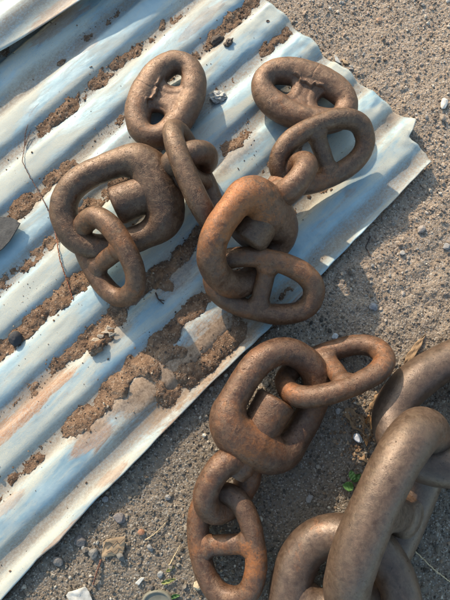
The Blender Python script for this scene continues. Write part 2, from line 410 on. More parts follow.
n = 72000
x = rng.uniform(-0.80, 0.80, n); y = rng.uniform(-0.66, 1.32, n)
u, v = to_uv(x, y)
keep = ~((v < edge_v(u) - 0.02) & (u < 0.87))
dens = 0.55 + 0.45 * fbm(x * 5, y * 5, 0, 70, 3)
keep &= rng.uniform(0, 1, n) < np.clip(dens + 0.25, 0.2, 1)
x, y = x[keep], y[keep]; n = len(x)
sz = np.clip(rng.lognormal(math.log(0.0021), 0.50, n), 0.001, 0.0085)
dry = np.clip((y * 0.95 + 0.12 * x + 0.18 * fbm(x * 4, y * 4, 0, 80, 3)) / 0.6, 0, 1)[:, None]
cd = pick_cols(n, [(.17,.14,.105), (.28,.24,.19), (.08,.068,.055), (.46,.42,.35), (.26,.19,.13)], [5, 4, 4, 1.2, 1.5])
cp = pick_cols(n, [(.35,.265,.195), (.26,.19,.14), (.52,.43,.34), (.15,.11,.08), (.40,.36,.31)], [5, 4, 1.6, 1.6, 1.5])
grains('gravel', x, y, ground_z(x, y), sz, cd * (1 - dry) + cp * dry, 'loose gravel and grit strewn over the bare ground')

# ------------------------------------------------------------------ corrugated sheets
def sheet_object(name, zfun, NU, NV, upts, thick=0.0012):
    XX, YY = upts
    ZZ = zfun(XX, YY)
    a, b = XX.shape
    N = a * b
    top = np.stack([XX.ravel(), YY.ravel(), ZZ.ravel()], 1); bot = top.copy(); bot[:, 2] -= thick
    ix = np.arange(N).reshape(a, b)
    q = np.stack([ix[:-1, :-1], ix[1:, :-1], ix[1:, 1:], ix[:-1, 1:]], -1).reshape(-1, 4)
    ring = np.concatenate([ix[0, :], ix[1:, -1], ix[-1, -2::-1], ix[-2:0:-1, 0]])
    r2 = np.roll(ring, -1)
    side = np.stack([ring, r2, r2 + N, ring + N], -1)
    me = mesh_from(name, np.concatenate([top, bot]), np.concatenate([q, q[:, ::-1] + N, side]), M_SHEET)
    return link_obj(name, me)

NU, NV = 320, 440
S, T = np.meshgrid(np.linspace(0, 1, NU), np.linspace(0, 1, NV), indexing='ij')
VV = -1.62 + (0 + 1.62) * T
Vn = VV + edge_v(-1.35 + S * 2.24) * T            # last row follows the cut edge
UU = -1.35 + (end_u(Vn) + 1.35) * S
sh = sheet_object('corrugated_sheet', sheet_z, NU, NV, to_xy(UU, Vn))
tag(sh, 'large corrugated metal sheet with soil in its valleys under the links', 'metal sheet', 'corrugated metal sheets')

def sheet2_z(x, y):
    u, v = to_uv(x, y)
    z = 0.072 + 0.010 * np.sin((v + 1.19) / PITCH * 2 * np.pi + 1.9) + 0.001 * fbm(u * 5, v * 7, 0, 77, 2)
    return z + 0.0
u0, v0 = UV((-0.6407, 0.9525, 0.0800)); u1, v1 = UV((-0.4264, 1.0987, 0.0800))
S, T = np.meshgrid(np.linspace(-0.9, 1.2, 160), np.linspace(0, 1, 60), indexing='ij')
ve = v0 + (v1 - v0) * (S - u0) / (u1 - u0)
sh2 = sheet_object('corrugated_sheet', sheet2_z, 160, 60, to_xy(S, ve - 0.55 * (1 - T)))
tag(sh2, 'second metal sheet lapped over the first in the far left corner, casting a dark strip', 'metal sheet', 'corrugated metal sheets')

# ------------------------------------------------------------------ soil lying in the valleys of the sheet
PB = [((-0.1911, 0.0326, 0.0300), .042, .040), ((-0.1133, 0.0795, 0.0300), .036, .040), ((-0.2677, -0.0188, 0.0300), .04, .036), ((-0.0446, 0.0533, 0.0300), .045, .042), ((0.0212, 0.1217, 0.0300), .045, .040), ((-0.1047, 0.0326, 0.0300), .05, .042), ((0.0027, 0.1644, 0.0300), .03, .034), ((-0.3520, -0.0996, 0.0300), .050, .030), ((-0.3019, -0.0695, 0.0300), .045, .032), ((-0.2331, -0.0443, 0.0300), .05, .030), ((-0.1562, -0.0086, 0.0300), .055, .034), ((-0.1499, 0.0690, 0.0300), .045, .034),
      ((-0.0916, 0.0326, 0.0300), .05, .034), ((-0.0660, 0.0900, 0.0300), .05, .036), ((-0.0079, 0.1032, 0.0300), .055, .034), ((0.0187, 0.1752, 0.0300), .04, .034), ((-0.0453, 0.1644, 0.0300), .03, .026),
      ((-0.1298, 0.1217, 0.0300), .03, .022), ((0.1697, 0.2431, 0.0300), .035, .020), ((-0.1543, 0.2789, 0.0300), .05, .022), ((-0.1144, 0.3291, 0.0300), .04, .018), ((-0.3127, 0.1217, 0.0300), .030, .024), ((-0.3382, 0.1005, 0.0300), .022, .022), ((-0.2745, 0.1644, 0.0300), .03, .016),
      ((-0.3917, 0.2651, 0.0300), .035, .018), ((-0.4326, 0.2239, 0.0300), .03, .014), ((-0.5702, 0.4866, 0.0300), .03, .014), ((0.0512, 0.6631, 0.0300), .05, .016), ((-0.3021, 0.7498, 0.0300), .06, .010), ((-0.0557, 0.4925, 0.0300), .05, .016)]
PH = [((-0.0876, 0.1323, 0.0300), .024, .05), ((-0.0533, 0.1644, 0.0300), .02, .03), ((-0.2185, -0.0137, 0.0300), .026, .045), ((-0.1433, -0.0009, 0.0300), .012, .02)]
def soil_z(x, y):
    u, v = to_uv(x, y)
    ph = (v - V0) / PITCH
    sm = lambda a, b: (lambda t: t * t * (3 - 2 * t))(np.clip((ph - a) / (b - a), 0, 1))
    base = 0.0106 + 0.0050 * vnoise(u * 3.0, ph * 1.3 + 7, 0, 90) + 0.0040 * vnoise(u * 14, ph * 1.1, 0, 91)
    base = base - 0.0052 * (1 - sm(0.3, 0.8)) - 0.012 * sm(6.2, 6.7) - 0.012 * np.clip((u - 0.66) / 0.1, 0, 1) * sm(4.5, 5.5)
    z = base
    add = 0
    for p, r, h in PB: add = np.maximum(add, h * np.exp(-(((x - p[0]) ** 2 + (y - p[1]) ** 2) / r ** 2) ** 1.3))
    z = z + add * 0.66
    for p, r, h in PH: z = z - h * np.exp(-(((x - p[0]) ** 2 + (y - p[1]) ** 2) / r ** 2) ** 1.5)
    return z + 0.0042 * fbm(x * 46, y * 38, 0, 92, 4) + 0.0018 * np.abs(fbm(x * 150, y * 150, 0, 93, 2)) - 0.001

step = 0.0032
us = np.arange(-0.95, 0.90, step); vs = np.arange(-1.22, 0.0, step)
U2, V2 = np.meshgrid(us, vs, indexing='ij')
X2, Y2 = to_xy(U2, V2)
SZ, SH = soil_z(X2, Y2), sheet_z(X2, Y2)
m = (SZ > SH - 0.0006) & (V2 < edge_v(U2) - 0.012) & (U2 < end_u(V2) - 0.012)
ix = np.arange(m.size).reshape(m.shape)
cell = (m[:-1, :-1] & m[1:, :-1] & m[1:, 1:] & m[:-1, 1:])
q = np.stack([ix[:-1, :-1], ix[:-1, 1:], ix[1:, 1:], ix[1:, :-1]], -1)[cell]
used, inv = np.unique(q.ravel(), return_inverse=True)
ZZ = np.where(SZ > SH, SZ, SH - 0.0015)
pts = np.stack([X2.ravel(), Y2.ravel(), ZZ.ravel()], 1)[used]
so = link_obj('soil', mesh_from('soil', pts, inv.reshape(-1, 4)[:, ::-1], M_SOIL))
tag(so, 'brown crumbly soil lying in the valleys of the corrugated sheet', 'soil', None, 'stuff')

# crumbs on and around that soil
n = 60000
u = rng.uniform(-0.8, 0.88, n); v = rng.uniform(-1.2, -0.02, n); x, y = to_xy(u, v)
sv, hv = soil_z(x, y), sheet_z(x, y)
pr = np.where(sv > hv - 0.0005, 0.42, np.exp(-(hv - sv) / 0.0035) * 0.20 + 0.002)
k = (rng.uniform(0, 1, n) < pr) & (x > -0.8) & (x < 0.75) & (y > -0.6) & (y < 1.3) & (u < end_u(v) - 0.02) & (v < edge_v(u) - 0.015)
x, y = x[k], y[k]; n = len(x)
zz = np.maximum(soil_z(x, y), sheet_z(x, y))
sz = np.clip(rng.lognormal(math.log(0.0014), 0.5, n), 0.0006, 0.0065)
grains('soil_crumbs', x, y, zz, sz, pick_cols(n, [(.19,.12,.076), (.11,.07,.045), (.28,.19,.125), (.40,.33,.25), (.07,.05,.04)], [7, 6, 3, .6, 2]),
       'crumbs of soil and grit scattered along the valleys of the metal sheet', sink=0.1)

# ------------------------------------------------------------------ swept metal
def resample(pts, n, closed=True):
    pts = np.asarray(pts, float)
    q = np.concatenate([pts, pts[:1]]) if closed else pts
    d = np.concatenate([[0], np.cumsum(np.linalg.norm(np.diff(q, axis=0), axis=1))])
    t = np.linspace(0, d[-1], n + 1)[:-1] if closed else np.linspace(0, d[-1], n)
    return np.stack([np.interp(t, d, q[:, i]) for i in range(q.shape[1])], 1)

def grid_faces(a, b, closed_a=True, closed_b=True):
    i = np.arange(a if closed_a else a - 1); j = np.arange(b if closed_b else b - 1)
    I, J = np.meshgrid(i, j, indexing='ij'); I2, J2 = (I + 1) % a, (J + 1) % b
    return np.stack([I * b + J, I2 * b + J, I2 * b + J2, I * b + J2], -1).reshape(-1, 4)

def lumps(V, N, seed, amp=0.0011):
    d = amp * (fbm(V[:, 0] * 26, V[:, 1] * 26, V[:, 2] * 26, seed, 2)) + amp * 0.3 * vnoise(V[:, 0] * 110, V[:, 1] * 110, V[:, 2] * 110, seed + 5)
    return V + N * d[:, None]

def ring_local(a, b, n1, n2, cnt=168):
    """closed planar oval: x along the long axis (tips at +-a), y across (+-b); exponents n1 at -x end, n2 at +x end"""
    t = np.linspace(0, 2 * np.pi, 1440, endpoint=False)
    c, s = np.cos(t), np.sin(t)
    e = np.where(c < 0, n1, n2)
    xx = a * np.sign(c) * np.abs(c) ** (2 / e); yy = b * np.sign(s) * np.abs(s) ** (2 / e)
    return resample(np.stack([xx, yy], 1), cnt)

def sweep_ring(path, rin, rout, seed, seg=32, arc=None, amp=0.0009):
    """path (n,2) local; rin/rout radius in the plane and out of it, arrays; arc=(i0,i1) for an open piece with caps"""
    n = len(path)
    tan = np.roll(path, -1, 0) - np.roll(path, 1, 0); tan /= np.linalg.norm(tan, axis=1)[:, None]
    nor = np.stack([tan[:, 1], -tan[:, 0]], 1)
    th = np.linspace(0, 2 * np.pi, seg, endpoint=False)
    V = np.zeros((n, seg, 3)); N = np.zeros((n, seg, 3))
    c, s = np.cos(th), np.sin(th)
    V[:, :, :2] = path[:, None, :] + nor[:, None, :] * (rin[:, None] * c[None])[:, :, None]
    V[:, :, 2] = rout[:, None] * s[None]
    N[:, :, :2] = nor[:, None, :] * c[None, :, None]; N[:, :, 2] = s
    if arc is None:
        return lumps(V.reshape(-1, 3), N.reshape(-1, 3), seed, amp), grid_faces(n, seg)
    ids = np.arange(arc[0], arc[1] + 1) % n
    V, N = V[ids], N[ids]; m_ = len(ids)
    Vf = lumps(V.reshape(-1, 3), N.reshape(-1, 3), seed, amp)
    F = grid_faces(m_, seg, False, True)
    # caps as a small inward ring + centre
    out = [Vf]; fs = [F]; base = len(Vf)
    for end in (0, m_ - 1):
        cc = Vf[end * seg:(end + 1) * seg].mean(0)
        out.append(cc[None]); j = np.arange(seg); j2 = (j + 1) % seg
        a_, b_ = (end * seg + j, end * seg + j2)
        tri = np.stack([np.full(seg, base), b_, a_, a_] if end == 0 else [np.full(seg, base), a_, b_, b_], -1)
        fs.append(tri); base += 1
    return np.concatenate(out), fs

def build_quads(name, V, F, mat, parent, smooth=True):
    if isinstance(F, list):
        polys = [tuple(f) for f in F[0]] + [tuple(f[:3]) for g_ in F[1:] for f in g_]
        me = bpy.data.meshes.new(name); me.from_pydata([tuple(p) for p in V], [], polys); me.update()
        fl = np.ones(len(polys), bool); fl[len(F[0]):] = False
        me.polygons.foreach_set('use_smooth', fl); me.materials.append(mat)
    else:
        me = mesh_from(name, V, F, mat, smooth)
    return link_obj(name, me, parent)

def lathe(profile, axis='y', seg=32, flat=(1, 1), seed=0, amp=0.0006):
    """profile: list of (position along the axis, radius); ends closed"""
    pr = np.array(profile, float); m_ = len(pr)
    th = np.linspace(0, 2 * np.pi, seg, endpoint=False)
    c, s = np.cos(th) * flat[0], np.sin(th) * flat[1]
    A = np.repeat(pr[:, 0], seg); r = np.repeat(pr[:, 1], seg)
    cc, ss = np.tile(c, m_), np.tile(s, m_)
    z0 = np.zeros_like(A)
    if axis == 'y': V = np.stack([r * cc, A, r * ss], 1); N = np.stack([cc, z0, ss], 1)
    else: V = np.stack([A, r * cc, r * ss], 1); N = np.stack([z0, cc, ss], 1)
    V = lumps(V, N, seed, amp)
    F = grid_faces(m_, seg, False, True)
    return V, F

def frame(T1, T2, roll):
    T1, T2 = Vector(T1), Vector(T2)
    ax = (T2 - T1).normalized()
    side = Vector((-ax.y, ax.x, 0)).normalized()
    up = ax.cross(side).normalized()
    w = side * math.cos(roll) + up * math.sin(roll)
    nn = ax.cross(w).normalized()
    M = Matrix((ax, w, nn)).transposed()
    return np.array(M), (T1 + T2) / 2

def place(V, M, c, base):
    return V @ M.T + np.array(c - base)

# stud link: outer length and width follow from the bar diameter d (6 d by 3.6 d)
def stud_link(name, T1, T2, roll, d, mat, label, cat='chain link', group=None, stud_r=0.40, seed=0, wide=3.6, stud_off=0.0, expo=2.35):
    M, c = frame(T1, T2, R(roll))
    L = (Vector(T2) - Vector(T1)).length
    a, b, r = L / 2, wide * d / 2 - d / 2, d / 2
    base = Vector((c.x, c.y, 0.0))
    t = thing(name, base, label, cat, group)
    path = ring_local(a, b, expo, expo)
    rr = r * (1 + 0.05 * vnoise(np.arange(len(path)) * 0.05, seed, 0, 3))
    V, F = sweep_ring(path, rr, rr * 0.99, seed)
    build_quads('link_body', place(V, M, c, base), F, mat, t)
    # cast stud across the middle, flared where it meets the sides
    h = b - r * 0.10
    ts = np.linspace(-1, 1, 41)
    prof = [(h * q, d * stud_r * (0.96 + 1.7 * max(0, abs(q) - 0.42) ** 2 / 0.3)) for q in ts]
    V, F = lathe(prof, 'y', 32, (1.15, 0.92), seed + 3)
    zr = np.abs(V[:, 2]).reshape(41, 32).max(1)
    V[:, 2] *= np.repeat(np.minimum(1, 0.90 * r / np.maximum(zr, 1e-6)), 32)
    V[:, 0] += stud_off
    build_quads('stud', place(V, M, c, base), F, mat, t)
    return t

# joining link: a fat oval with two eyes, forged in two halves that meet at a stepped seam
def fuse(parts, voxel, smooth):
    """union of closed shapes as one smooth skin; returns vertices and quads"""
    ms = Mesher()
    for V, F in parts: ms.add(V, [tuple(f) for f in F])
    me = bpy.data.meshes.new('tmp'); me.from_pydata(ms.v, [], ms.f); me.update()
    o = bpy.data.objects.new('tmp', me); col.objects.link(o)
    md = o.modifiers.new('r', 'REMESH'); md.mode = 'VOXEL'; md.voxel_size = voxel
    sm_ = o.modifiers.new('s', 'SMOOTH'); sm_.factor = 0.5; sm_.iterations = smooth
    dg = bpy.context.evaluated_depsgraph_get()
    ev = bpy.data.meshes.new_from_object(o.evaluated_get(dg))
    V = np.empty(len(ev.vertices) * 3, np.float32); ev.vertices.foreach_get('co', V)
    F = [tuple(p.vertices) for p in ev.polygons]
    bpy.data.objects.remove(o); bpy.data.meshes.remove(me); bpy.data.meshes.remove(ev)
    return V.reshape(-1, 3).astype(float), F

SS = lambda t: (lambda q: q * q * (3 - 2 * q))(np.clip(t, 0, 1))
def joining_link(name, T1, T2, roll, mat, label, group, seed, flip=1):
    M, c = frame(T1, T2, R(roll))
    a = (Vector(T2) - Vector(T1)).length / 2
    b, r = 0.064, 0.031
    base = Vector((c.x, c.y, 0.0))
    t = thing(name, base, label, 'joining link', group)
    path = ring_local(a, b, 2.2, 2.2)
    side = np.abs(path[:, 1]) / b
    ring = sweep_ring(path, r * (1.0 + 0.30 * side ** 2), r * (1.05 + 0.08 * side ** 2), seed, amp=0.0014)
    ts = np.linspace(-1, 1, 31)
    web = list(lathe([(b * k, 0.041 * (1.02 + 0.85 * abs(k) ** 2.2)) for k in ts], 'y', 36, (1.0, 0.60), seed + 2))
    zr = np.abs(web[0][:, 2]).reshape(31, 36).max(1)
    web[0][:, 2] *= np.repeat(np.minimum(1, 0.027 / np.maximum(zr, 1e-6)), 36)
    n_ = 36; m_ = len(ts)
    eyes = []
    for sgn in (-1, 1):
        pe = ring_local(0.0235 + 0.024, 0.0275 + 0.024, 2, 2, 80)
        Ve, Fe = sweep_ring(pe, np.full(80, 0.024), np.full(80, 0.027), seed + 4); Ve[:, 0] += sgn * (0.0655); eyes.append((Ve, Fe))
    web[1] = [tuple(f) for f in web[1]] + [tuple(range(n_)), tuple(range((m_ - 1) * n_, m_ * n_))[::-1]]
    V, F = fuse([ring, web] + eyes, 0.0019, 9)
    X_, Y_, Z_ = V.T.copy()
    Yf = Y_ * flip
    # jagged step: the web lies lower than the rim along a ragged line from eye to eye
    led = 0.026 + 0.0035 * vnoise(X_ * 120, seed, 0, 7) + 0.0045 * np.tanh((np.abs(X_ + 0.008) - 0.020) * 900) - X_ * 0.06
    inside = 1 / (1 + np.exp((Yf - led) / 0.0007)) * SS((0.060 - np.abs(X_)) / 0.030) * SS((Yf + 0.075) / 0.085)
    top = np.clip((Z_ - 0.006) / 0.014, 0, 1)
    V[:, 2] -= 0.0085 * inside * top
    lipk = np.exp(-((Yf - led - 0.004) / 0.0035) ** 2) * np.clip((0.050 - np.abs(X_)) / 0.012, 0, 1)
    V[:, 2] += 0.0022 * lipk * top
    # fine seam round the rim on both sides
    seam = 0.004 + 0.003 * np.sin(Y_ * 90)
    gr = np.exp(-((X_ - seam) / 0.0016) ** 2) * (np.abs(Yf - 0.02) > 0.022)
    rim = np.hypot(np.abs(Y_) - b, Z_) + 1e-6
    gr = gr * (np.hypot(np.abs(Y_) - b, Z_) > 0.026) * (Yf > 0)
    V[:, 1] -= gr * 0.0012 * (Y_ - np.sign(Y_) * b) / rim; V[:, 2] -= gr * 0.0012 * Z_ / rim
    W = place(V, M, c, base)
    hi = Yf - led
    sel = [[], []]
    for f in F: sel[0 if hi[f[0]] > 0 else 1].append(f)
    for fs in sel:
        used = sorted({i for f in fs for i in f}); mp = {i: k for k, i in enumerate(used)}
        ms = Mesher(); ms.add(W[used], [tuple(mp[i] for i in f) for f in fs])
        ms.build('link_half', mat, t, (0, 0, 0), True)
    return t

# swivel: bow with a deep forged end, a pin with a round head inside the bow and an eye outside it
def swivel(name, T, E, roll, eye_roll, mat, pin_mat, label, group, seed, W=0.270, eye_len=0.135, eye_b=0.056, shift=0.0, head_x=-0.004):
    M, c = frame(T, E, R(roll))
    ax = Vector(M[:, 0])
    a = (Vector(E) - Vector(T)).length / 2
    r = 0.0355; b = W / 2 - r
    base = Vector((c.x, c.y, 0.0))
    t = thing(name, base, label, 'chain swivel', group)
    path = ring_local(a, b, 2.3, 3.5, 200)
    w = np.clip((path[:, 0] / a - 0.30) / 0.70, 0, 1); w = w * w * (3 - 2 * w)
    cen = np.clip(1 - np.abs(path[:, 1]) / b, 0, 1) * (path[:, 0] > 0)
    path[:, 0] = np.where(path[:, 0] > 0, path[:, 0] * 0.89, path[:, 0])
    rin = r * (1 + 0.42 * w + 0.34 * w * cen); rout = r * (1 + 0.50 * w + 0.25 * w * cen)
    V, F = fuse([sweep_ring(path, rin, rout, seed, 40, amp=0.0015)], 0.0028, 5)
    ms = Mesher(); ms.add(place(V, M, c, base), F); ms.build('bow', mat, t, (0, 0, 0), True)
    # round pin head inside the bow, bevelled at its free end
    x1 = a - 0.045; x0 = head_x
    rh = 0.051
    prof = [(x0 + 0.0008, 0.0001), (x0, rh * 0.5), (x0 + 0.0006, rh - 0.012), (x0 + 0.0025, rh - 0.005), (x0 + 0.006, rh - 0.0015), (x0 + 0.011, rh), (x0 + 0.02, rh * 1.005), (x0 + 0.04, rh), (x1, rh * 0.98)]
    V, F = lathe(prof, 'x', 40, (1, 1), seed + 4, 0.0007)
    build_quads('pin_head', place(V, M, c, base), F, pin_mat, t)
    # eye
    E0 = Vector(E)
    Ma, _ = frame(T, E, R(eye_roll))
    c2 = E0 + ax * (0.035 + eye_len / 2) + Vector(M[:, 1]) * shift
    path = ring_local(eye_len / 2, eye_b, 2.2, 2.1, 120)
    re = 0.0305 * np.ones(len(path)) * (1 + 0.12 * np.clip(-path[:, 0] / (eye_len / 2), 0, 1))
    V, F = sweep_ring(path, re, re, seed + 6)
    build_quads('eye', place(V, Ma, c2, base), F, mat, t)
    V, F = lathe([(a + q, rr) for q, rr in ((0.02, 0.040), (0.05, 0.040), (0.058, 0.036), (0.075, 0.03))], 'x', 32, (1, 1), seed + 8)
    build_quads('neck', place(V, M, c, base), F, mat, t)
    return t

R_BROWN = rusty_iron('rust_dull_brown', 0.26, base=(0.092, 0.052, 0.031), pale=(0.185, 0.124, 0.080), seed=1.0)
R_WARM = rusty_iron('rust_warm_brown', 0.42, base=(0.105, 0.056, 0.032), pale=(0.185, 0.120, 0.074), seed=2.3)
R_ORANGE = rusty_iron('rust_orange_brown', 0.38, base=(0.104, 0.054, 0.031), pale=(0.19, 0.12, 0.078), seed=4.1, hot=(-0.035, 0.055, 0.2, 0.115))
R_RUSSET = rusty_iron('rust_russet_brown', 0.44, base=(0.095, 0.050, 0.031), pale=(0.19, 0.125, 0.082), seed=7.7)
R_FRESH = rusty_iron('rust_fresh_orange_patches', 0.46, base=(0.098, 0.054, 0.034), pale=(0.18, 0.125, 0.088), seed=9.9, hot=(0.052, -0.03, 0.085, 0.050))
R_STREAK = rusty_iron('rust_orange_streaked', 0.50, base=(0.100, 0.054, 0.033), pale=(0.18, 0.125, 0.088), seed=5.7)
R_KENTER = rusty_iron('rust_pale_tan', 0.30, base=(0.128, 0.073, 0.045), pale=(0.22, 0.145, 0.097), seed=6.2, rough=0.56)  # joining links: paler tan base colour than the other links
R_BIG = rusty_iron('rust_smooth_grey_brown', 0.07, base=(0.092, 0.064, 0.050), pale=(0.165, 0.120, 0.088), seed=8.4, rough=0.50, worn=0.28, scale_amt=0.12)

G1 = 'two-eyed joining links at the far ends of the chains'
G2 = 'stud links of the smaller chain'
G3 = 'chain swivels'
G4 = 'big stud links in the near right corner'

# left assembly
joining_link('joining_link', (-0.2139, 0.6802, 0.0660), (-0.1200, 0.9025, 0.0660), 0, R_KENTER, 'rusty two-eyed joining link left of the crumpled white paper', G1, 21, 1)
stud_link('stud_link', (-0.1261, 0.6563, 0.1350), (-0.0231, 0.4016, 0.1180), -68, 0.054, R_BROWN, 'brown stud link tipped on edge between the left joining link and swivel', group=G2, seed=31)
swivel('swivel', (-0.4097, 0.4077, 0.1080), (-0.1626, 0.5103, 0.1120), 14, 88, R_BROWN, R_BROWN, 'grey-brown swivel at far left, its bow crossing a dry twig, round pin head inside', G3, 41, eye_len=0.102, shift=0.030, eye_b=0.050)
stud_link('stud_link', (-0.3512, 0.4101, 0.1320), (-0.2446, 0.2249, 0.0980), 42, 0.054, R_WARM, 'small brown stud link hanging in the bow of the left swivel, above the soil-filled valley', group=G2, seed=51)
# middle assembly
joining_link('joining_link', (0.1077, 0.8475, 0.0680), (0.3389, 0.7547, 0.0680), 0, R_KENTER, 'rusty two-eyed joining link near the torn sheet end, under another link', G1, 22, 1)
stud_link('stud_link', (0.1465, 0.5578, 0.1000), (0.3759, 0.6702, 0.1000), 28, 0.054, R_BROWN, 'brown stud link leaning on the right joining link, nearest the torn end of the sheet', group=G2, seed=61)
swivel('swivel', (-0.0100, 0.2620, 0.1300), (0.1151, 0.4449, 0.1320), 50, -62, R_ORANGE, R_BROWN, 'bright orange-rusted swivel in the middle of the metal sheet, tipped on its side', G3, 42, eye_len=0.112, eye_b=0.053)
stud_link('stud_link', (-0.0284, 0.2785, 0.0920), (0.2251, 0.2208, 0.0920), 28, 0.054, R_WARM, 'brown stud link through the bright orange swivel, at the cut sheet edge', group=G2, seed=71)
# lower assembly
stud_link('stud_link', (0.1544, -0.0082, 0.0850), (0.3951, 0.0814, 0.0800), -48, 0.054, R_STREAK, 'orange-brown stud link on gravel pointing right above the dry leaves', group=G2, seed=81)
swivel('swivel', (0.1909, 0.0684, 0.0880), (0.0587, -0.1527, 0.0800), -20, -40, R_RUSSET, R_STREAK, 'rusty swivel standing on bare gravel below the metal sheet, pin head in its bow', G3, 43, head_x=-0.012)
stud_link('stud_link', (-0.0147, -0.2610, 0.0620), (0.0212, -0.4960, 0.0620), 18, 0.054, R_FRESH, 'orange-streaked stud link hooked on the gravel swivel at the bottom edge', group=G2, seed=91)
# big chain
stud_link('large_stud_link', (0.4586, -0.1019, 0.1700), (0.2837, -0.4664, 0.1460), -53, 0.096, R_BIG, 'huge smooth brown link standing on edge, lying across the other big ones', 'chain link', G4, seed=101)
stud_link('large_stud_link', (0.4174, -0.1363, 0.1000), (0.8893, 0.0801, 0.1000), -24, 0.096, R_BIG, 'huge link running off to the right, a smaller link shading its rounded end', 'chain link', G4, seed=111)
stud_link('large_stud_link', (0.2861, -0.3468, 0.1050), (0.2486, -0.6962, 0.1050), 16, 0.096, R_BIG, 'huge dark link arching up from the bottom edge beneath the big link on edge', 'chain link', G4, seed=121, stud_r=0.5)

# ------------------------------------------------------------------ small things lying about
def surf(x, y):
    x, y = np.asarray(x, float), np.asarray(y, float)
    on = on_sheet(x, y)
    return np.where(on, np.maximum(sheet_z(x, y), np.where(soil_z(x, y) > sheet_z(x, y), soil_z(x, y), -1)), ground_z(x, y) + 0.002)

def ico(sub):
    V = [tuple(v) for v in ICO_V]; F = [tuple(f) for f in ICO_F]
    for _ in range(sub):
        mid, nf = {}, []
        def m_(a, b):
            k = (min(a, b), max(a, b))
            if k not in mid:
                p = np.array(V[a]) + np.array(V[b]); V.append(tuple(p / np.linalg.norm(p))); mid[k] = len(V) - 1
            return mid[k]
        for a, b, c in F:
            x, y, z = m_(a, b), m_(b, c), m_(c, a); nf += [(a, x, z), (b, y, x), (c, z, y), (x, y, z)]
        F = nf
    return np.array(V), np.array(F)
ICO = {k: ico(k) for k in (1, 2, 3)}

def rock(name, p, size, colr, label, cat='stone', rot=0, seed=0, sub=2, rough=0.22, sharp=True, mat=None, group=None, sink=0.3):
    V, F = ICO[sub]
    # planes cut off the sphere give broken facets
    rg = np.random.default_rng(seed + 100)
    W = V.copy()
    if sharp:
        for k in range(11):
            d = rg.normal(size=3); d /= np.linalg.norm(d); h = rg.uniform(0.62, 0.9)
            t = W @ d; W = W - np.maximum(t - h, 0)[:, None] * d
    W = W * (1 + rough * 0.5 * fbm(V[:, 0] * 1.8 + seed, V[:, 1] * 1.8, V[:, 2] * 1.8, seed, 3))[:, None]
    W = W * np.array(size) / 2
    c, s = math.cos(rot), math.sin(rot)
    W = W @ np.array([[c, s, 0], [-s, c, 0], [0, 0, 1]])
    me = mesh_from(name, W, F, mat or M_STONE, smooth=not sharp)
    set_tint(me, np.array([colr]), len(W))
    z = float(surf(p[0], p[1])) + size[2] * (0.5 - sink)
    o = link_obj(name, me, None, (p[0], p[1], z))
    return tag(o, label, cat, group)

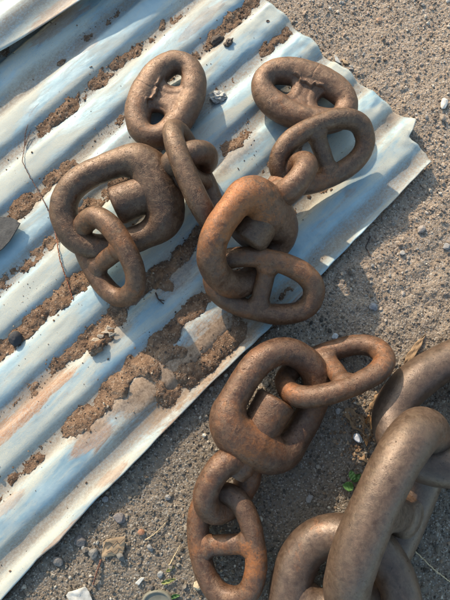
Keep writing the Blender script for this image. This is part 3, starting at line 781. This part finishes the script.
SG = 'loose stones picked out on the ground'
for i, (p, sx, sy, h, c, lab) in enumerate([
    ((-0.5591, 0.1217, 0.0300), .034, .040, .030, (.035,.035,.04), 'black round lump of rock sitting on the metal sheet near the left edge'),
    ((0.6493, 0.8223, 0.0000), .040, .020, .014, (.62,.58,.52), 'pale flat stone by the right edge beyond the torn sheet end'),
    ((0.4060, 0.2097, 0.0000), .026, .022, .018, (.26,.26,.27), 'grey angular stone on the bare dirt to the right of the middle swivel'),
    ((0.2985, 0.1273, 0.0000), .022, .018, .013, (.50,.50,.50), 'light grey stone just above the pointed link on the gravel'),
    ((0.3455, -0.1376, 0.0000), .030, .022, .018, (.52,.55,.60), 'bluish white stone among dry leaves above the huge link'),
    ((0.4336, -0.3630, 0.0000), .026, .024, .020, (.55,.58,.56), 'whitish chip of stone lying against the huge link near bottom right'),
    ((-0.3321, -0.4172, 0.0000), .030, .026, .018, (.20,.185,.165), 'grey stone left of the cardboard scrap'),
    ((-0.2699, -0.3344, 0.0000), .034, .026, .016, (.20,.175,.165), 'flat brownish grey stone between cardboard scrap and sheet edge'),
    ((-0.2614, -0.4242, 0.0000), .020, .026, .016, (.15,.14,.125), 'dark grey stone touching the right side of the cardboard scrap'),
    ((-0.4191, -0.4359, 0.0000), .030, .024, .018, (.18,.165,.15), 'dull brown stone near the bottom left, close to the sheet edge'),
    ((-0.3663, -0.3890, 0.0000), .028, .030, .016, (.13,.12,.115), 'dark flat stone beside the lower cut edge of the sheet'),
    ((-0.0647, -0.4935, 0.0000), .030, .028, .020, (.50,.40,.27), 'beige pebble touching the bottom left of the orange-streaked link'),
    ((-0.2129, -0.3678, 0.0000), .020, .018, .010, (.34,.17,.10), 'small reddish brown chip right of the cardboard scrap'),
    ((0.2959, -0.0686, 0.0000), .018, .014, .010, (.36,.34,.32), 'small grey stone left of the dry leaves'),
    ((0.2178, -0.2886, 0.0000), .018, .022, .014, (.27,.26,.25), 'small grey stone on gravel above the huge dark arch'),
    ((0.5535, 0.4328, 0.0000), .028, .022, .016, (.34,.29,.25), 'tan stone on the dirt right of the sheet corner'),
    ((0.6229, 0.3831, 0.0000), .022, .026, .016, (.33,.31,.29), 'grey-tan stone at the right edge, below the sheet corner'),
    ((0.4953, 0.3628, 0.0000), .018, .015, .012, (.40,.37,.33), 'small pale stone out on the bare dirt at right'),
    ((0.4755, 1.1077, 0.0000), .024, .016, .010, (.38,.24,.16), 'reddish clod of dirt near the top edge'),
    ((-0.3100, -0.2911, 0.0000), .020, .018, .012, (.27,.25,.24), 'little grey stone under the cut edge of the sheet'),
    ((-0.1461, -0.2862, 0.0000), .016, .018, .012, (.24,.23,.22), 'little grey stone left of the orange-streaked link eye'),
    ((-0.1890, -0.4055, 0.0000), .022, .014, .012, (.22,.21,.20), 'grey sliver of stone right of the cardboard scrap'),
    ((0.6425, 0.7739, 0.0000), .020, .022, .014, (.30,.24,.19), 'brown stone below the pale flat stone at right'),
    ((-0.1624, -0.4683, 0.0000), .020, .016, .010, (.25,.25,.24), 'grey stone near the yellow-green leaf at bottom'),
]):
    rock('stone', p, (sx, sy, h), c, lab, rot=i * 1.3, seed=i + 3, sharp=(i != 0), sub=3 if i == 0 else 2, group=SG)

# medium unsorted stones spread over the ground
n = 1300
x = rng.uniform(-0.72, 0.75, n); y = rng.uniform(-0.6, 1.28, n); u, v = to_uv(x, y)
k = ~((v < edge_v(u) + 0.004) & (u < 0.90)); x, y = x[k], y[k]; n = len(x)
sz = np.clip(rng.lognormal(math.log(0.0048), 0.36, n), 0.0028, 0.0115)
dry = np.clip((y * 0.95 + 0.12 * x) / 0.6, 0, 1)[:, None]
grains('pebbles', x, y, ground_z(x, y), sz,
       pick_cols(n, [(.22,.19,.155), (.14,.12,.10), (.30,.265,.22), (.46,.41,.34), (.26,.19,.13)], [5, 5, 3, 1.2, 2]) * (1 - dry) +
       pick_cols(n, [(.33,.25,.20), (.27,.20,.15), (.44,.37,.31), (.31,.29,.27)], [5, 4, 2, 2]) * dry,
       'pebbles scattered in the gravel', M_STONE, sink=0.3)

# clods and flakes on the sheet
CL = (.085, .060, .045)
for i, (p, sx, sy, h, c, lab) in enumerate([
    ((-0.0238, 1.0215, 0.0300), .046, .028, .022, CL, 'dark earth clod on the sheet, left one of two near the top edge'),
    ((0.0119, 1.0015, 0.0300), .030, .020, .016, (.11,.08,.06), 'small earth clod right beside the larger clod near the top'),
    ((-0.4866, 0.9486, 0.0300), .030, .016, .008, (.13,.095,.07), 'thin crumb of mud at the end of a faint trail, upper left'),
    ((-0.3407, 0.0979, 0.0300), .050, .028, .022, (.17,.12,.08), 'brown soil clod just below the flat flakes in the sheet valley'),
]):
    rock('soil_clod', p, (sx, sy, h), c, lab, 'clod', rot=R(40), seed=i + 50, sub=3, rough=0.8, sharp=False, mat=M_STONE if i < 2 else M_SOIL)

# flat ragged pieces cut to an outline, with thickness and a little warp
def slab(name, pts, thick, mat, label, cat, lift=0.004, warp=0.002, tilt=(0, 0), seed=0, group=None, zbase=None):
    q = np.array([(p[0], p[1]) for p in pts]); c = q.mean(0)
    m_ = len(q); rim = []
    for i in range(m_):
        a, b = q[i], q[(i + 1) % m_]
        for t in (0, .25, .5, .75): rim.append(a + (b - a) * t)
    rim = np.array(rim) - c
    nr = np.stack([rim[:, 1], -rim[:, 0]], 1); rim = rim * (1 + 0.03 * vnoise(np.arange(len(rim)) * 0.9, seed, 0, seed))[:, None]
    rings = [rim * k for k in (1.0, 0.985, 0.66, 0.33)]
    z0 = float(surf(*c)) if zbase is None else zbase
    V = []; L = len(rim)
    for r_ in rings:
        z = lift + warp * fbm((r_[:, 0]) * 40, r_[:, 1] * 40, 0, seed, 2) + r_[:, 0] * tilt[0] + r_[:, 1] * tilt[1]
        V.append(np.concatenate([r_, z[:, None]], 1))
    V[0][:, 2] -= thick * 0.3
    V.append(np.array([[0, 0, lift]]))
    lowr = V[0].copy(); lowr[:, 2] -= thick * 0.7
    V.append(lowr); V = np.concatenate(V)
    F = []
    area = sum(rim[i][0] * rim[(i + 1) % L][1] - rim[(i + 1) % L][0] * rim[i][1] for i in range(L))
    for k in range(3):
        for j in range(L): F.append((k * L + j, k * L + (j + 1) % L, (k + 1) * L + (j + 1) % L, (k + 1) * L + j))
    ce = 4 * L; lo = ce + 1
    for j in range(L):
        F.append((3 * L + j, 3 * L + (j + 1) % L, ce))
        F.append((j, lo + j, lo + (j + 1) % L, (j + 1) % L))
    F.append(tuple(lo + j for j in range(L))[::-1])
    if area < 0: F = [f[::-1] for f in F]
    ms = Mesher(); ms.add(V, F)
    o = ms.build(name, mat, None, (c[0], c[1], z0), True)
    return tag(o, label, cat, group)

M_CARD = simple_mat('cardboard', (.36,.25,.15), (.24,.165,.10), 60, 0.9, 0.5)
M_PAPER = simple_mat('white_paper', (.50,.48,.44), (.32,.30,.26), 70, 0.8, 0.4)
M_SLATE = simple_mat('weathered_grey_board', (.085,.08,.075), (.045,.042,.04), 60, 0.8, 0.7, 0.002)
M_DRY = simple_mat('dry_leaf', (.34,.22,.12), (.20,.125,.07), 120, 0.8, 0.6)
M_DRYO = simple_mat('orange_dry_leaf', (.55,.30,.12), (.40,.19,.07), 120, 0.75, 0.5)
M_BARK = simple_mat('twig_bark', (.16,.075,.05), (.09,.045,.03), 150, 0.7, 0.5)
M_TWO = simple_mat('orange_twig_bark', (.28,.10,.05), (.18,.065,.035), 150, 0.6, 0.4)
M_STRAW = simple_mat('dry_straw', (.50,.40,.25), (.36,.27,.16), 150, 0.7, 0.3)
M_GREEN = simple_mat('green_leaf', (.07,.15,.035), (.045,.105,.025), 120, 0.5, 0.3)
M_LIME = simple_mat('yellow_green_leaf', (.22,.22,.07), (.15,.16,.05), 120, 0.6, 0.3)
M_BLACK = simple_mat('dark_print', (.05,.035,.03), (.09,.06,.045), 90, 0.8, 0.3)
M_LID = simple_mat('dull_green_plastic', (.17,.16,.125), (.12,.115,.09), 60, 0.5, 0.3)
M_FLAKE = simple_mat('pale_flake', (.40,.33,.25), (.25,.19,.135), 90, 0.8, 0.5)

card = slab('cardboard_scrap', [(-0.3057, -0.3890, 0.0000), (-0.2959, -0.3820, 0.0000), (-0.2506, -0.3749, 0.0000), (-0.2523, -0.3985, 0.0000), (-0.2567, -0.4172, 0.0000), (-0.2815, -0.4242, 0.0000), (-0.3091, -0.4265, 0.0000)], .0015, M_CARD,
     'torn tan cardboard scrap with faint dark marks on the gravel', 'cardboard', lift=.009, warp=.004, tilt=(.05, .1), seed=3)
def strip_on(parent, pts, w, z, mat, name):
    ms = Mesher(); q = [Vector((p[0] - parent.location.x, p[1] - parent.location.y, z)) for p in pts]
    for a, b in zip(q[:-1], q[1:]):
        d = (b - a).normalized(); nn = Vector((-d.y, d.x, 0)) * w / 2; h = Vector((0, 0, .0012))
        for p in (a, b): p.z = z + p.x * .05 + p.y * .1
        e = d * w * 0.3
        P8 = [a - nn - e, b - nn + e, b + nn + e, a + nn - e]; P8 = P8 + [p + h for p in P8]
        ms.add(P8, [(3,2,1,0), (4,5,6,7), (0,1,5,4), (1,2,6,5), (2,3,7,6), (3,0,4,7)])
    return ms.build(name, mat, parent, (0, 0, 0))
strip_on(card, [(-0.3002, -0.4001, 0.0100), (-0.2881, -0.3907, 0.0100), (-0.2828, -0.3977, 0.0100), (-0.2708, -0.3860, 0.0100), (-0.2655, -0.3931, 0.0100), (-0.2534, -0.3814, 0.0100)], .0013, .0104, M_BLACK, 'torn_line')
strip_on(card, [(-0.2971, -0.4140, 0.0100), (-0.2873, -0.4094, 0.0100), (-0.2797, -0.4140, 0.0100), (-0.2676, -0.4024, 0.0100), (-0.2600, -0.4047, 0.0100)], .0010, .0104, M_BLACK, 'torn_line')

pap = slab('paper_scrap', [(-0.3922, -0.5118, 0.0000), (-0.3852, -0.5026, 0.0000), (-0.3460, -0.4912, 0.0000), (-0.3355, -0.5026, 0.0000), (-0.3217, -0.5322, 0.0000), (-0.3681, -0.5435, 0.0000)], .002, M_PAPER,
     'creased white scrap of paper at the bottom edge, left of centre', 'paper', lift=.012, warp=.004, seed=9)
bd = slab('board_scrap', [(-0.6916, 0.4077, 0.0500), (-0.6854, 0.4589, 0.0500), (-0.5866, 0.4531, 0.0500), (-0.5608, 0.4360, 0.0500), (-0.5868, 0.3851, 0.0500), (-0.6063, 0.3600, 0.0500), (-0.6570, 0.3239, 0.0500)], .003, M_SLATE,
     'dark grey weathered scrap of board lying on the sheet at the left edge', 'board scrap', lift=.012, warp=.0004, seed=12, zbase=.03)
bd.data.polygons.foreach_set('use_smooth', [False] * len(bd.data.polygons))
slab('shell_fragment', [(0.3293, 0.9777, 0.0000), (0.3381, 0.9710, 0.0000), (0.3492, 0.9475, 0.0000), (0.3403, 0.9508, 0.0000), (0.3315, 0.9575, 0.0000)], .003, M_PAPER,
     'tiny white shard on the dirt above the right joining link', 'shard', lift=.008, seed=5)
slab('orange_fragment', [(0.3532, 0.9710, 0.0000), (0.3708, 0.9609, 0.0000), (0.3734, 0.9508, 0.0000), (0.3585, 0.9542, 0.0000)], .003, M_CARD,
     'tiny tan shard on the dirt beside the white shard', 'shard', lift=.006, seed=6)
FG = 'pale flakes piled on the soil'
for i, (cx_, cy_, lab) in enumerate([(((-0.3314, 0.1270, 0.0300)), .5, 'pale curled flake, leftmost of the pile in the sheet valley'),
                                     (((-0.3160, 0.1377, 0.0300)), 1.4, 'pale flake in the middle of the pile in the sheet valley'),
                                     (((-0.2998, 0.1323, 0.0300)), 2.3, 'pale flake, rightmost of the pile in the sheet valley'),
                                     (((-0.3416, 0.1164, 0.0300)), 0.1, 'thin pale flake lying low beside the pile'),
                                     (((-0.3085, 0.1483, 0.0300)), 2.8, 'small pale flake, topmost of the pile in the sheet valley')]):
    a = cy_; pts = []
    for t in (0, 1.1, 2.0, 3.3, 4.4, 5.3):
        rr = .0085 + .004 * math.sin(3 * t + i); pts.append((cx_[0] + rr * math.cos(t + a) * 1.4, cx_[1] + rr * .7 * math.sin(t + a), 0))
    slab('flake', pts, .002, M_FLAKE, lab, 'flake', lift=.005 + .0015 * i, tilt=(.15 * math.sin(i * 2), .2 * math.cos(i * 3)), seed=i + 20, group=FG)

# crumpled paper
V, F = ICO[3]; V, F = ico(4)
rd = 1 - np.abs(fbm(V[:, 0] * 1.7, V[:, 1] * 1.7, V[:, 2] * 1.7, 200, 3))
W = V * (0.55 + 0.5 * rd)[:, None] * np.array([.026, .020, .015])
p = (-0.0203, 0.8287, 0.0300)
tag(link_obj('crumpled_paper', mesh_from('crumpled_paper', W, F, M_PAPER, False), None, (p[0], p[1], float(surf(p[0], p[1])) + .010)),
    'crumpled ball of white paper on the sheet right of the left joining link', 'paper')

# twigs, stems, wires: tapered tubes along a path
def tube(pts, r0, r1, seg=8, sub=6, wob=0.001, seed=0):
    q = np.array(pts, float); n_ = (len(q) - 1) * sub + 1
    q = resample(q, n_, False)
    for _ in range(2): q[1:-1] = (q[:-2] + 2 * q[1:-1] + q[2:]) / 4
    q[1:-1] += wob * np.stack([vnoise(np.arange(n_) * .7, seed, k, 3) for k in range(3)], 1)[1:-1]
    t = np.gradient(q, axis=0); t /= np.linalg.norm(t, axis=1)[:, None]
    up = np.array([.1, .2, 1.]); b = np.cross(t, up); b /= np.linalg.norm(b, axis=1)[:, None]; c = np.cross(b, t)
    rr = np.linspace(r0, r1, n_); th = np.linspace(0, 2 * np.pi, seg, endpoint=False)
    V = q[:, None] + (b[:, None] * np.cos(th)[None, :, None] + c[:, None] * np.sin(th)[None, :, None]) * rr[:, None, None]
    F = [tuple(f) for f in grid_faces(n_, seg, False, True)[:, ::-1]]
    F += [tuple(range(seg)), tuple(range((n_ - 1) * seg, n_ * seg))[::-1]]
    return V.reshape(-1, 3), F
def twig(name, paths, mats, label, cat, group=None, zs=None, names=None):
    c = np.array(paths[0][0][0][:2]); z0 = float(surf(*c))
    base = np.array([c[0], c[1], z0])
    if len(paths) == 1:
        ms = Mesher(); V, F = tube(np.array(paths[0][0]) - base, paths[0][1], paths[0][2]); ms.add(V, F)
        return tag(ms.build(name, mats[0], None, tuple(base), True), label, cat, group)
    t = thing(name, tuple(base), label, cat, group)
    for i, (pp, r0, r1) in enumerate(paths):
        ms = Mesher(); V, F = tube(np.array(pp) - base, r0, r1, seed=i); ms.add(V, F)
        ms.build(names[i] if names else 'stem', mats[i % len(mats)], t, (0, 0, 0), True)
    return t
def lay(pts, lift=0.002, arch=0.0):
    """drape a polyline over the surface below it"""
    q = resample(np.array([(p[0], p[1]) for p in pts]), 24, False)
    s_ = np.linspace(0, 1, len(q))
    z = surf(q[:, 0], q[:, 1]); zz = np.convolve(np.pad(z, 4, 'edge'), np.ones(9) / 9, 'valid')
    return np.stack([q[:, 0], q[:, 1], np.maximum(z, zz) + lift + arch * np.sin(np.pi * s_)], 1)
twig('dry_twig', [(lay([(-0.4112, 0.2267, 0.0300), (-0.4460, 0.3265, 0.0400), (-0.4702, 0.4109, 0.0400), (-0.4844, 0.4625, 0.0400)], .003, .004), .0017, .0015),
                  (lay([(-0.4844, 0.4625, 0.0400), (-0.5003, 0.4944, 0.0400), (-0.5442, 0.5679, 0.0400), (-0.5732, 0.6216, 0.0400), (-0.5777, 0.6823, 0.0400)], .003, .006), .0015, .0010),
                  (lay([(-0.5775, 0.6792, 0.0400), (-0.5769, 0.7099, 0.0400), (-0.5675, 0.7377, 0.0400)], .006), .0013, .0006),
                  (lay([(-0.5770, 0.6731, 0.0400), (-0.5658, 0.7129, 0.0400), (-0.5610, 0.7253, 0.0400)], .007), .0011, .0005)],
     [M_TWO, M_BARK, M_BARK, M_BARK], 'long thin forked twig crossing the sheet at left, reddish at its lower end', 'twig', names=['stem', 'stem', 'fork', 'fork'])
twig('dark_twig', [(lay([(-0.1871, 0.2439, 0.0400), (-0.1787, 0.2249, 0.0400), (-0.1651, 0.2141, 0.0400)], .004, .003), .0022, .0012),
                   (lay([(-0.1787, 0.2249, 0.0400), (-0.1626, 0.2222, 0.0400)], .005), .0012, .0006)],
     [M_BLACK], 'small dark forked twig on the sheet right of the small hanging link', 'twig', names=['stem', 'fork'])
twig('bent_wire', [(lay([(0.4112, 0.4123, 0.0000), (0.3955, 0.3802, 0.0000), (0.4053, 0.3541, 0.0000)], .004, .002), .0017, .0015)], [M_BLACK],
     'short bent dark wire on the dirt beside the straight cut edge', 'wire')
twig('straight_twig', [(lay([(-0.3113, -0.4335, 0.0000), (-0.3199, -0.4637, 0.0000), (-0.3286, -0.4912, 0.0000)], .004, .004), .0026, .0016)], [M_BARK],
     'brown twig pointing down from the cardboard scrap', 'twig')
twig('thin_stem', [(lay([(0.4106, -0.3330, 0.0500), (0.4605, -0.3961, 0.0300), (0.5136, -0.4475, 0.0000), (0.5655, -0.4866, 0.0000)], .004, .02), .0018, .0012)], [M_STRAW],
     'thin curved dry stem reaching right from beneath the huge link on edge', 'stem')
twig('grass_blade', [(lay([(-0.2022, -0.3867, 0.0000), (-0.1748, -0.3701, 0.0000), (-0.1500, -0.3440, 0.0000)], .004, .002), .0012, .0005)], [M_STRAW],
     'fine dry grass blade on gravel above the yellow-green leaf', 'grass blade')
twig('grass_blade', [(lay([(-0.1403, -0.4475, 0.0000), (-0.1233, -0.4172, 0.0000), (-0.1135, -0.3985, 0.0000)], .004, .003), .0016, .0006)], [M_STRAW],
     'brownish dry blade on gravel just left of the orange-streaked link', 'grass blade')
twig('straw_stalk', [(lay([(0.1596, 0.4596, 0.0400), (0.1683, 0.4828, 0.0400), (0.1716, 0.5032, 0.0400)], .006, .004), .0022, .0014)], [M_STRAW],
     'short pale straw on the sheet under the middle swivel eye', 'straw')

# leaves: cupped blades with a raised midrib and a stalk
def leaf(name, a, b, w, mat, label, cat='leaf', curl=0.006, lift=0.004, seed=0, group=None, lobed=0.0, zb=None, parent=None):
    a, b = np.array(a[:2]), np.array(b[:2]); L = np.linalg.norm(b - a); d = (b - a) / L; nn = np.array([-d[1], d[0]])
    nu, nv = 18, 9; V = []
    z0 = float(surf(*((a + b) / 2))) if zb is None else zb
    for i in range(nu):
        t = i / (nu - 1); hw = w / 2 * max(0.03, math.sin(math.pi * min(1, t ** 0.8)) ** 0.75) * (1 + lobed * math.sin(t * 17 + seed))
        for j in range(nv):
            s_ = j / (nv - 1) * 2 - 1
            q = a + d * L * t + nn * hw * s_
            z = lift + curl * (s_ * s_) * (0.5 + 0.5 * math.sin(3 * t + seed)) + curl * 0.9 * math.sin(math.pi * t + 0.4 * seed) + 0.0012 * math.sin(seed + t * 21 + s_ * 4) - 0.0008 * (abs(s_) < .1)
            V.append((q[0] - a[0], q[1] - a[1], z))
    n0 = len(V); V += [(x_, y_, z_ - .0007) for x_, y_, z_ in V]
    F = []
    for i in range(nu - 1):
        for j in range(nv - 1):
            k = i * nv + j; F.append((k, k + nv, k + nv + 1, k + 1)); F.append((n0 + k + 1, n0 + k + nv + 1, n0 + k + nv, n0 + k))
    for i in range(nu - 1):
        k = i * nv; F.append((k, n0 + k, n0 + k + nv, k + nv)); k += nv - 1; F.append((k + nv, n0 + k + nv, n0 + k, k))
    ms = Mesher(); ms.add(V, F)
    if parent is not None:
        return ms.build(name, mat, parent, (a[0] - parent.location.x, a[1] - parent.location.y, z0 - parent.location.z), True)
    o = ms.build(name, mat, None, (a[0], a[1], z0), True)
    return tag(o, label, cat, group)
LG = 'dry leaves fallen between the chains'
leaf('dry_leaf', (0.4884, 0.0043, 0.0000), (0.5193, 0.0653, 0.0000), .022, M_DRYO, 'orange dry leaf with ragged edge at the top right of the leaf litter', lobed=.45, curl=.010, lift=.006, seed=2, group=LG)
leaf('dry_leaf', (0.4779, 0.0493, 0.0000), (0.5460, 0.1354, 0.0000), .020, M_DRY, 'long narrow strip of pale bark-like leaf pointing up right', lobed=.12, seed=3, curl=.004, group=LG)
leaf('dry_leaf', (0.4230, -0.0193, 0.0000), (0.3819, -0.0917, 0.0000), .040, M_DRY, 'broad brown dry leaf just under the pointed tip of the gravel link', lobed=.15, curl=.012, seed=4, group=LG)
leaf('dry_leaf', (0.3148, -0.0609, 0.0000), (0.3848, -0.1376, 0.0000), .036, M_DRY, 'broad brown dry leaf left of the bluish white stone', lobed=.2, curl=.008, seed=6, group=LG)
leaf('dry_leaf', (0.3773, -0.0789, 0.0000), (0.3680, -0.1577, 0.0000), .024, M_DRYO, 'narrow tan dry leaf right of the bluish white stone', lobed=.2, curl=.010, seed=8, group=LG)
leaf('dry_leaf', (0.3315, -0.1577, 0.0000), (0.3660, -0.1978, 0.0000), .020, M_DRY, 'small brown dry leaf above the green seedling', lobed=.3, curl=.008, seed=9, group=LG)
leaf('dry_leaf', (-0.2471, 0.4992, 0.0500), (-0.2898, 0.5399, 0.0500), .016, M_DRYO, 'small orange dry leaf beneath the round pin head of the left swivel', lobed=.4, curl=.010, seed=11, group=LG)
leaf('green_leaf', (-0.1594, -0.4866, 0.0000), (-0.1222, -0.4775, 0.0000), .0001 + .010, M_LIME, 'small yellow-green leaf on gravel near the bottom edge', curl=.003, seed=1)
leaf('green_leaf', (-0.1475, -0.4613, 0.0000), (-0.1277, -0.4498, 0.0000), .008, M_LIME, 'tiny yellow leaf on gravel left of the orange-streaked link', curl=.003, seed=5)
leaf('green_leaf', (-0.1363, -0.5208, 0.0000), (-0.1116, -0.5163, 0.0000), .010, M_GREEN, 'sliver of green leaf at the very bottom edge', curl=.003, seed=7)
slab('pale_sliver', [(-0.2242, -0.4866, 0.0000), (-0.2097, -0.4729, 0.0000), (-0.1997, -0.4729, 0.0000), (-0.2141, -0.4912, 0.0000)], .002, M_PAPER, 'pale grey-green sliver on gravel right of the white paper scrap', 'scrap', lift=.005, seed=14)

# litter flakes among the leaves
n = 260
cx, cy = (0.3596, -0.1173, 0.0000)[:2]
x = cx + rng.normal(0, .045, n); y = cy + rng.normal(0, .065, n)
grains('leaf_litter', x, y, surf(x, y), rng.uniform(.002, .006, n), pick_cols(n, [(.26,.16,.09), (.16,.10,.06), (.38,.27,.17)], [4, 3, 2]),
       'crumbled brown leaf litter between the gravel links and the huge links', flat=0.22, sink=-0.2)

# seedling
p = (0.3275, -0.2447, 0.0000); t = thing('seedling', (p[0], p[1], float(ground_z(p[0], p[1]))), 'small bright green seedling beside the huge link on edge', 'plant')
for (px, w, zz, sd, q) in (((0.2991, -0.2530, 0.0200), .024, .014, 1, (0.3269, -0.2554, 0.0200)), ((0.3211, -0.2143, 0.0200), .018, .020, 3, (0.3251, -0.2385, 0.0200)), ((0.3461, -0.2240, 0.0200), .016, .016, 5, (0.3249, -0.2434, 0.0200))):
    leaf('leaf', q, px, w, M_GREEN, None, curl=.004, lift=0.0, seed=sd, zb=zz, parent=t)
ms = Mesher(); V, F = tube([(0, 0, -.004), (.001, .001, .008), (.001, .002, .018)], .0012, .001); ms.add(V, F); ms.build('stem', M_GREEN, t, (0, 0, 0), True)

# plastic lid half buried at the bottom edge
p = (-0.1683, -0.5322, 0.0000); z0 = float(ground_z(p[0], p[1]))
lid = thing('plastic_lid', (p[0], p[1], z0), 'dull green plastic lid half buried at the bottom edge', 'lid')
th = np.linspace(0, 2 * np.pi, 40, endpoint=False); ms = Mesher(); V = []
prof = [(.000, .008), (.024, .008), (.030, .009), (.032, .012), (.035, .013), (.038, .011), (.039, .000)]
for r_, z_ in prof: V += [(r_ * math.cos(a_), r_ * .75 * math.sin(a_), z_) for a_ in th]
F = [tuple(f) for f in grid_faces(len(prof), 40, False, True)]
ms.add(V[:4 * 40], F[:3 * 40]); ms.build('lid_top', M_LID, lid, (0, 0, 0), True)
ms = Mesher(); ms.add(V[3 * 40:], [tuple(f) for f in grid_faces(4, 40, False, True)]); ms.build('rim', M_LID, lid, (0, 0, 0), True)

# nail hole rim in the sheet
p = (0.1288, 1.0754, 0.0300); ms = Mesher()
V = [(0.0035 * k * math.cos(a_) * 1.3, 0.0035 * k * math.sin(a_), h_) for k, h_ in ((1.2, .0012), (1.0, .0016), (.8, .0004), (.01, .0003)) for a_ in th[::2]]
ms.add(V, [tuple(f) for f in grid_faces(4, 20, False, True)])
o = ms.build('nail_hole', M_BLACK, sh, (p[0], p[1], float(sheet_z(p[0], p[1])) + .0002), True)
